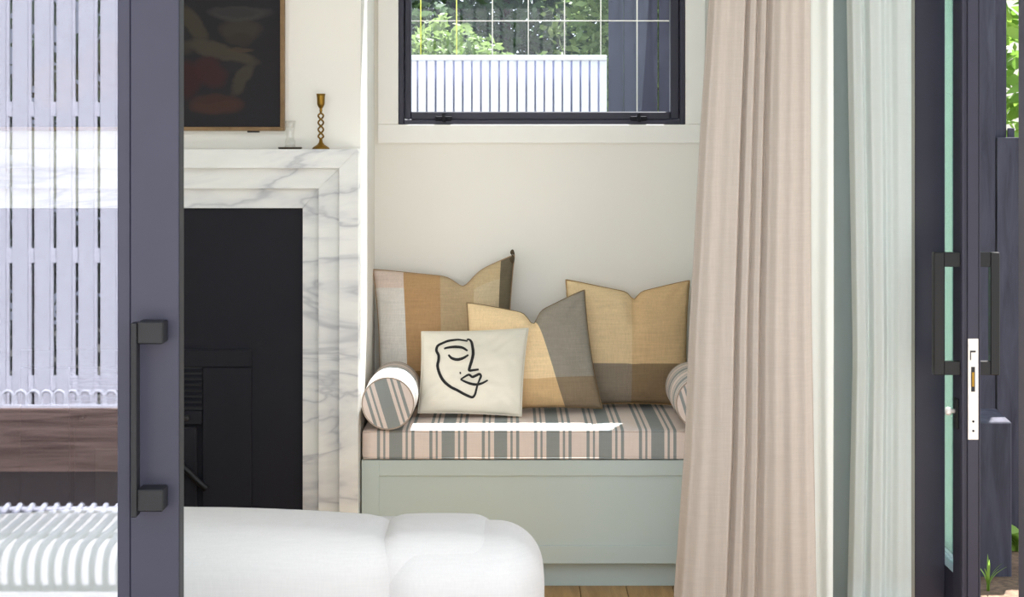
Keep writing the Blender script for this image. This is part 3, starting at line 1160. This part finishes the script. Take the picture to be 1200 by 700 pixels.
box('stile', X1(153), X1(209.5), dy0, dy1, .02, 2.72, M['charcoal'], dl, .0015)
box('stile_edge', X1(209.5), PX(215.5, dy1), dy0 + .006, dy1, .02, 2.72, M['charcoal_dark'], dl)
box('glazing_bead', X1(137), X1(152.4), dy0 + .004, dy1, .12, 2.62, M['charcoal'], dl, .002)
box('stile', -1.92, -1.80, dy0, dy1, .02, 2.72, M['charcoal'], dl, .0015)
box('rail', -1.80, X1(152.4), dy0, dy1, .02, .12, M['charcoal'], dl, .0015)
box('rail', -1.80, X1(152.4), dy0, dy1, 2.62, 2.72, M['charcoal'], dl, .0015)
box('pane', -1.80, X1(137) + .004, YD - .004, YD + .004, .12, 2.62, M['pane'], dl)
ph = empty('pull_handle', ((X1(153) + X1(190)) / 2, dy0, .67), parent=dl)
hy = 3.462
box('grip', PX(153, hy), PX(160, hy), hy, hy + .034, PZ(607, hy), PZ(379, hy), M['black_handle'], ph, .0015)
box('mount', PX(159.5, hy), PX(190, hy), hy + .006, dy0, PZ(404, hy), PZ(378, hy), M['black_handle'], ph, .002)
box('mount', PX(159.5, hy), PX(190, hy), hy + .006, dy0, PZ(601, hy), PZ(575, hy), M['black_handle'], ph, .002)
st(boxes('trim_2', [(XWL, 1.06, 3.50, 3.60, 2.73, 2.80), (PX(1193.5, 3.60), 1.06, 3.49, 3.60, ZG, 2.73)], M['charcoal'], None, .001))
st(box('trim_3', XWL, 1.06, 3.47, 3.60, -.03, .018, M['charcoal']))

# ------------------------------------------------------------------ side wall sliding door, right
st(boxes('trim_4', [(PX(1072, 5.50), PX(1107.5, 5.50), 5.50, 5.60, ZG, 2.62)], M['charcoal'], None, .002))
st(box('trim_5', PX(1064, 5.50), PX(1072, 5.50), 5.50, 5.58, 0, 2.62, M['grey_strip']))
ds = st(empty('door_2', (1.30, 5.3, 0)))
ex0, ex1, ey = PX(1126.5, 5.30), PX(1149, 5.30), 5.30
# free stile: stepped edge profile
box('stile', ex0, ex1, ey + .006, ey + .10, .02, 2.6, M['charcoal'], ds, .0015)
box('edge_profile', PX(1134, ey), PX(1146.5, ey), ey, ey + .008, .02, 2.6, M['charcoal'], ds, .001)
box('edge_profile', ex0 + .002, PX(1130.5, ey), ey + .001, ey + .008, .02, 2.6, M['charcoal'], ds, .001)
box('edge_seal', PX(1147.6, ey), PX(1149.3, ey), ey + .002, ey + .008, .02, 2.6, M['charcoal'], ds)
box('stile', ex0, ex1, 6.40, 6.50, .02, 2.6, M['charcoal'], ds, .0015)
box('rail', ex0, ex1, ey + .10, 6.40, .02, .12, M['charcoal'], ds)
box('rail', ex0, ex1, ey + .10, 6.40, 2.5, 2.6, M['charcoal'], ds)
box('pane', ex0 + .022, ex0 + .030, ey + .10, 6.40, .12, 2.5, M['pane_green'], ds)
# pull handles on both faces
for sgn, xa, xf in ((-1, 1094.5, 1107), (1, 1172, 1161)):
    hh = empty('pull_handle', (ex0 if sgn < 0 else ex1, ey + .03, PZ(440, ey + .01)), parent=ds)
    xo, xi = PX(xa, ey + .01), PX(xf, ey + .01)
    box('grip', min(xo, xi), max(xo, xi), ey + .01, ey + .04, PZ(440, ey + .01), PZ(296, ey + .01), M['black_handle'], hh, .002)
    face = ex0 if sgn < 0 else ex1
    for a_, b_ in ((296, 313), (424, 440)):
        box('mount', min(xi, face), max(xi, face), ey + .012, ey + .038, PZ(b_, ey + .01), PZ(a_, ey + .01), M['black_handle'], hh, .001)
lk = box('lock_plate', PX(1134, ey), PX(1146.3, ey), ey - .003, ey, PZ(515.5, ey), PZ(397, ey), M['lock'], ds, .001)
box('strike_slot', PX(1137.8, ey), PX(1142.2, ey), ey - .0042, ey - .003, PZ(459, ey), PZ(430, ey), M['charcoal_dark'], lk)
box('latch_bolt', PX(1138.2, ey), PX(1140.8, ey), ey - .009, ey - .003, PZ(453, ey), PZ(436, ey), M['brass'], lk, .0005)
box('bolt_hook', PX(1136.6, ey), PX(1143, ey), ey - .0042, ey - .003, PZ(413, ey), PZ(411, ey), M['charcoal_dark'], lk)
box('bolt_hook', PX(1136.6, ey), PX(1137.6, ey), ey - .0042, ey - .003, PZ(422, ey), PZ(411, ey), M['charcoal_dark'], lk)
for sy_ in (494, 505):
    q = P(1140.3, sy_, ey)
    o = lathe('screw', [(.0, 0), (.0032, 0), (.0032, .001)], 0, 0, M['steel_black'], lk, 10)
    o.rotation_euler = (math.radians(90), 0, 0)
    o.location = Vector((q.x, ey - .003, q.z)) - wloc(lk)
kp = box('snib_plate', ex0 - .008, ex0, ey + .03, ey + .065, PZ(503, ey + .04), PZ(467, ey + .04), M['black_handle'], ds, .001)
q = P(1110, 482, ey + .045)
o = lathe('snib_knob', [(.006, 0), (.006, .014), (.011, .016), (.013, .024), (.010, .030)], 0, 0, M['plastic_white'], kp, 20)
o.rotation_euler = (0, math.radians(-90), 0)
o.location = Vector((ex0 - .004, ey + .045, q.z)) - wloc(kp)

# ------------------------------------------------------------------ foliage
def leaf_geo(n, centre, rad, size, seed, shell=.35, droop=0.0, flat=1.0):
    rnd = random.Random(seed)
    verts, faces = [], []
    for _ in range(n):
        while True:
            d = Vector((rnd.uniform(-1, 1), rnd.uniform(-1, 1), rnd.uniform(-1, 1)))
            if .05 < d.length <= 1:
                break
        rr = shell + (1 - shell) * rnd.random() ** .6
        d = d.normalized() * rr
        lump = 1 + .28 * noise.noise(d * 2.6 + Vector((seed, 0, 0)))
        p = Vector((centre[0] + d.x * rad[0] * lump, centre[1] + d.y * rad[1] * lump, centre[2] + d.z * rad[2] * lump))
        a_ = Vector((rnd.gauss(0, 1), rnd.gauss(0, 1), rnd.gauss(0, .6) - droop)).normalized()
        b_ = a_.cross(Vector((rnd.gauss(0, 1), rnd.gauss(0, 1), rnd.gauss(0, 1)))).normalized()
        L_ = size * rnd.uniform(.6, 1.3)
        k = len(verts)
        verts += [p - a_ * L_ * .5, p + b_ * L_ * .22, p + a_ * L_ * .5, p - b_ * L_ * .22]
        faces.append((k, k + 1, k + 2, k + 3))
    return verts, faces


def tree(name, base, trunk_h, centre, rad, n, size, mat, label, seed, group=None):
    e = empty(name, base, label, 'tree' if 'tree' in name else 'shrub', group)
    v, f = leaf_geo(n, centre, rad, size, seed)
    fo = obj('foliage', v, f, mat, e)
    fo['kind'] = 'stuff'
    top = Vector(centre) + Vector((0, 0, rad[2] * .4))
    tube('trunk', catmull([base, Vector(base).lerp(top, .4) + Vector((.05, .04, 0)), top], 6), lambda t: .09 * (1 - .7 * t), M['bark'], e, 10)
    for k in range(4):
        a_ = k * 1.7 + seed
        st_ = Vector(base).lerp(top, .45 + .1 * k)
        tube('branch', [st_, st_ + Vector((math.cos(a_) * rad[0] * .6, math.sin(a_) * rad[1] * .6, rad[2] * .35))],
             lambda t: .035 * (1 - .7 * t), M['bark'], e, 8)
    return e


# beyond the back window
tree('broad_tree', (-1.75, 12.4, ZG), 2, (-1.75, 12.4, 2.6), (1.25, 1.0, 1.9), 22000, .09, M['leaf_dark'], 'deep green leafy tree behind the white slat fence', 3)
tree('broad_tree', (1.25, 12.9, ZG), 2, (1.25, 12.9, 2.7), (.98, 1.0, 2.0), 20000, .09, M['leaf_mid'], 'lighter green tree behind the charcoal fence corner', 5)
tree('broad_tree', (-.1, 16.2, ZG), 2, (-.1, 16.2, 3.0), (2.6, 1.2, 2.9), 60000, .12, M['leaf_dark'], 'tall dense dark green tree filling the back of the window view', 8)
tree('low_shrub', (-.35, 10.6, ZG), 1, (-.35, 10.7, 1.55), (.42, .4, .50), 4200, .07, M['leaf_mid'], 'rounded light green shrub showing above the white slat fence', 12)

# white slat fence seen through the window
YW = 9.0
wf = empty('slat_fence', (-.1, YW, ZG), 'low white slat fence outside the back window', 'fence')
ztop = PZ(66, YW)
pitch = 10.6 * YW / F
xr_ = PX(711, YW)
sl = None
k = 0
xx = xr_
while xx > -.75:
    w = pitch * .80
    if sl is None:
        sl = box('slat', xx - w, xx, YW - .012, YW + .012, ZG, ztop - .02, M['slat_white'], wf, .002)
        first = xx
    else:
        share(sl, wf, (xx - w / 2, YW, ZG))
    xx -= pitch
box('cap_rail', -.78, xr_, YW - .03, YW + .03, ztop - .02, ztop + .004, M['slat_white'], wf, .003)
box('gap_shade_sheet', -.78, xr_, YW + .046, YW + .056, ZG, ztop - .02, M['slat_gap_shade'], wf)  # added sheet, coloured like the shade between the slats
for zz in (.45, 1.1):
    box('rail', -.78, xr_, YW + .0125, YW + .045, zz, zz + .07, M['slat_white'], wf)

# galvanised trellis behind it
YT = 9.3
tl = empty('rod_trellis', (0, YT, ZG), 'thin upright rod trellis with cross wire behind the white slat fence', 'trellis')
for k, px in enumerate((451, 493, 535, 577, 619, 661.5, 704, 746.5)):
    x_ = PX(px, YT)
    tube('upright_rod', [(x_, YT, ZG), (x_, YT, 2.5)], .0028, M['yellow_rod'] if k in (1, 2) else M['galv'], tl, 8)
zz = PZ(24.5, YT)
tube('cross_wire', [(-.75, YT + .006, zz), (PX(800, YT), YT + .006, zz)], .0025, M['galv'], tl, 8)
tube('cross_wire', [(-.75, YT + .006, zz + .36), (PX(800, YT), YT + .006, zz + .36)], .0025, M['galv'], tl, 8)

# charcoal paling fence behind the trellis
YP = 9.9
df = empty('paling_fence', (1.0, YP, ZG), 'charcoal paling fence standing behind the trellis', 'fence')
xs_ = [PX(713, YP), PX(731, YP), PX(746, YP) , PX(772, YP), PX(790, YP), PX(808, YP), PX(830, YP), PX(855, YP)]
for k in range(len(xs_) - 1):
    g = .006 if k == 2 else .001
    box('paling', xs_[k] + .001, xs_[k + 1] - g, YP, YP + .02, ZG, 2.75, M['fence_dark'], df, .002)
for zz in (.4, 1.2):
    box('rail', xs_[0], xs_[-1], YP + .0205, YP + .06, zz, zz + .09, M['fence_dark'], df)

# ------------------------------------------------------------------ side garden at the right
YR = 6.95
sfn = empty('paling_fence', (1.75, YR, ZG), 'charcoal stained paling fence outside the open side door', 'fence')
def XRr(px):
    return PX(px, YR)


box('paling', XRr(1085), XRr(1125), YR, YR + .022, ZG, 2.3, M['fence_dark'], sfn, .002)
box('paling', XRr(1126), XRr(1166.6), YR, YR + .022, ZG, 2.3, M['fence_dark'], sfn, .002)
box('paling', XRr(1168), XRr(1182), YR + .03, YR + .05, ZG, 2.3, M['fence_dark'], sfn, .002)
box('paling', XRr(1168.6), XRr(1206), YR - .002, YR + .020, ZG, PZ(161, YR), M['fence_dark'], sfn, .002)
box('paling', XRr(1183.5), XRr(1191), YR + .024, YR + .04, ZG, PZ(150, YR), M['fence_dark'], sfn, .002)
box('paling', XRr(1207.5), XRr(1246), YR, YR + .022, ZG, PZ(161, YR), M['fence_dark'], sfn, .002)
box('paling', XRr(1247.5), XRr(1286), YR, YR + .022, ZG, PZ(161, YR), M['fence_dark'], sfn, .002)
for zz in (.25, 1.05):
    box('rail', XRr(1085), XRr(1286), YR + .051, YR + .09, zz, zz + .09, M['fence_dark'], sfn)
zf = PZ(495, 6.40)
pst = prism_x('timber_post', [(6.40, ZG), (6.40, zf), (6.60, PZ(479, 6.60)), (6.60, ZG)], PX(1120, 6.4), PX(1184, 6.42), M['fence_dark'], None, .004)
tag(pst, 'short charcoal timber post with a sloping top in the mulch', 'post')
tree('climbing_shrub', (2.2, 7.7, ZG), 1, (2.1, 7.7, 1.75), (.42, .25, .75), 900, .12, M['leaf_bright'], 'bright green leafy shrub glimpsed through the fence gap', 21)
rw = box('neighbour_wall', 1.7, 3.6, 9.2, 9.4, ZG, 2.9, M['wall_ext'])
tag(rw, 'pale rendered wall beyond the leafy shrub and fence gap', 'wall')


def sprig(name, base, n, h, spread, mat, label, seed, broad=False):
    rnd = random.Random(seed)
    e = empty(name, base, label, 'plant')
    for k in range(n):
        a_ = rnd.uniform(0, 6.28)
        L_ = h * rnd.uniform(.6, 1.1)
        d = Vector((math.cos(a_), math.sin(a_) * .6, 0)) * spread * rnd.uniform(.4, 1)
        pts = [Vector(base) + d * t * t + Vector((0, 0, L_ * (t - .25 * t * t))) for t in [q / 6 for q in range(7)]]
        side = Vector((-d.y, d.x, 0)).normalized() if d.length > 1e-6 else Vector((1, 0, 0))
        w = .034 if broad else .0055
        v, f = [], []
        for i_, p_ in enumerate(pts):
            t = i_ / 6
            ww = w * (math.sin(math.pi * (.15 + .85 * t)) ** .8 if broad else (1 - t) ** .6)
            v += [p_ - side * ww, p_ + side * ww]
        for i_ in range(6):
            f.append((i_ * 2, i_ * 2 + 1, i_ * 2 + 3, i_ * 2 + 2))
        obj('leaf', v, f, mat, e, True)
    return e


gz = ZG + .004
sprig('grass_tuft', (PX(1158, 6.2), 6.2, gz), 9, .16, .10, M['leaf_bright'], 'thin pale grass tuft growing in mulch by the door edge', 31)
sprig('leafy_seedling', (PX(1192, 6.8), 6.8, gz), 8, .13, .10, M['leaf_bright'], 'broad-leaved green seedling in mulch by the fence foot', 33, True)

# ------------------------------------------------------------------ garden opposite the doors (mirrored in the door glass)
def R(px, Ya):
    return PX(px, Ya), 2 * YD - Ya


Ya = 8.6
_, FY = R(0, Ya)
pf = empty('board_fence', (-1.6, FY, ZG), 'tall white board fence with rails facing the glass doors', 'fence')
pit = 25.75 * Ya / F
fb = bb = None
x0 = PX(40.8, Ya) - 10 * pit
for k in range(36):
    xa = x0 + k * pit
    wd = 18.0 * Ya / F
    wb = 15.0 * Ya / F
    xb = xa + 21.0 * Ya / F - wb
    if fb is None:
        fb = box('board', xa, xa + wd, FY - .01, FY + .01, ZG, 2.35, M['fence_white'], pf, .002)
        bb = box('back_board', xb, xb + wb, FY - .031, FY - .0115, ZG, 2.35, M['fence_white'], pf, .002)
    else:
        share(fb, pf, (xa + wd / 2, FY, ZG))
        share(bb, pf, (xb + wb / 2, FY - .02125, ZG))
for py in (128, 300, 450):
    z = PZ(py, Ya)
    box('rail', x0, x0 + 36 * pit, FY - .05, FY - .0102, z - .033, z + .033, M['fence_white'], pf)
v, f = leaf_geo(7000, (-1.6, FY - .75, 1.0), (2.4, .35, 1.5), .13, 77, .2)
hd = empty('sky_block_hedge', (-1.6, FY - .75, ZG), 'dark green hedge added behind the white board fence to block the sky', 'hedge')  # added so the fence slots look dark, not sky-bright
o = obj('foliage', v, f, M['leaf_dark'], hd)
o['kind'] = 'stuff'
for k in range(5):
    xk = -3.2 + k * .8
    tube('stem', [(xk, FY - .75, ZG), (xk + .05, FY - .72, 1.2)], .03, M['bark'], hd, 8)

Yw = 8.42
_, WY = R(0, Yw)
slp = box('timber_sleeper', x0, x0 + 36 * pit, WY - .07, WY, ZG, PZ(479, Yw), M['sleeper'], None, .004)
tag(slp, 'weathered hardwood sleeper edging below the white board fence', 'sleeper')
ed = empty('arch_edging', (-1.6, WY - .03, PZ(479, Yw)), 'row of small white arches on top of the timber sleeper', 'edging')
ap = 15.2 * Yw / F
zb = PZ(479, Yw)
pts = [(-ap * .40, 0, 0), (-ap * .40, 0, .05), (-ap * .28, 0, .068), (0, 0, .076), (ap * .28, 0, .068), (ap * .40, 0, .05), (ap * .40, 0, 0)]
ar = tube('arch', [Vector(q) + Vector((x0 + .05, WY - .03, zb)) for q in catmull(pts, 3)], .0085, M['rod_white'], ed, 6)
l0 = wloc(ar)
for k in range(1, 60):
    share(ar, ed, l0 + Vector((k * ap, 0, 0)))
box('ground_rail', x0 + .02, x0 + .08 + 59 * ap, WY - .044, WY - .016, zb, zb + .012, M['rod_white'], ed)

# white rod bench between the fence and the doors
rb = empty('rod_bench', (-1.24, 2.1, ZG), 'white steel rod garden bench outside the glass door', 'bench')
prof_r = [(5.24, .345), (5.18, .333), (5.0, .328), (4.86, .328), (4.80, .321), (4.765, .300), (4.755, .27), (4.765, .24), (4.79, .222)]
rp = 15.2 * 4.95 / F
rod = None
for k in range(17):
    xk = -1.475 + k * rp
    if rod is None:
        rod = tube('seat_rod', catmull([(xk, 2 * YD - a_, z_) for a_, z_ in prof_r], 4), .0085, M['rod_white'], rb, 8)
        l0 = wloc(rod)
    else:
        share(rod, rb, l0 + Vector((k * rp, 0, 0)))
xa, xb = -1.49, -1.475 + 16 * rp + .015
for a_, z_ in ((5.235, .333), (4.79, .222), (4.98, .316)):
    tube('cross_bar', [(xa, 2 * YD - a_, z_), (xb, 2 * YD - a_, z_)], .0095, M['rod_white'], rb, 8)
for xk in (xa + .02, xb - .02):
    for a_, z_ in ((5.2, .330), (4.86, .318)):
        tube('leg', [(xk, 2 * YD - a_, ZG), (xk, 2 * YD - a_, z_)], .011, M['rod_white'], rb, 8)
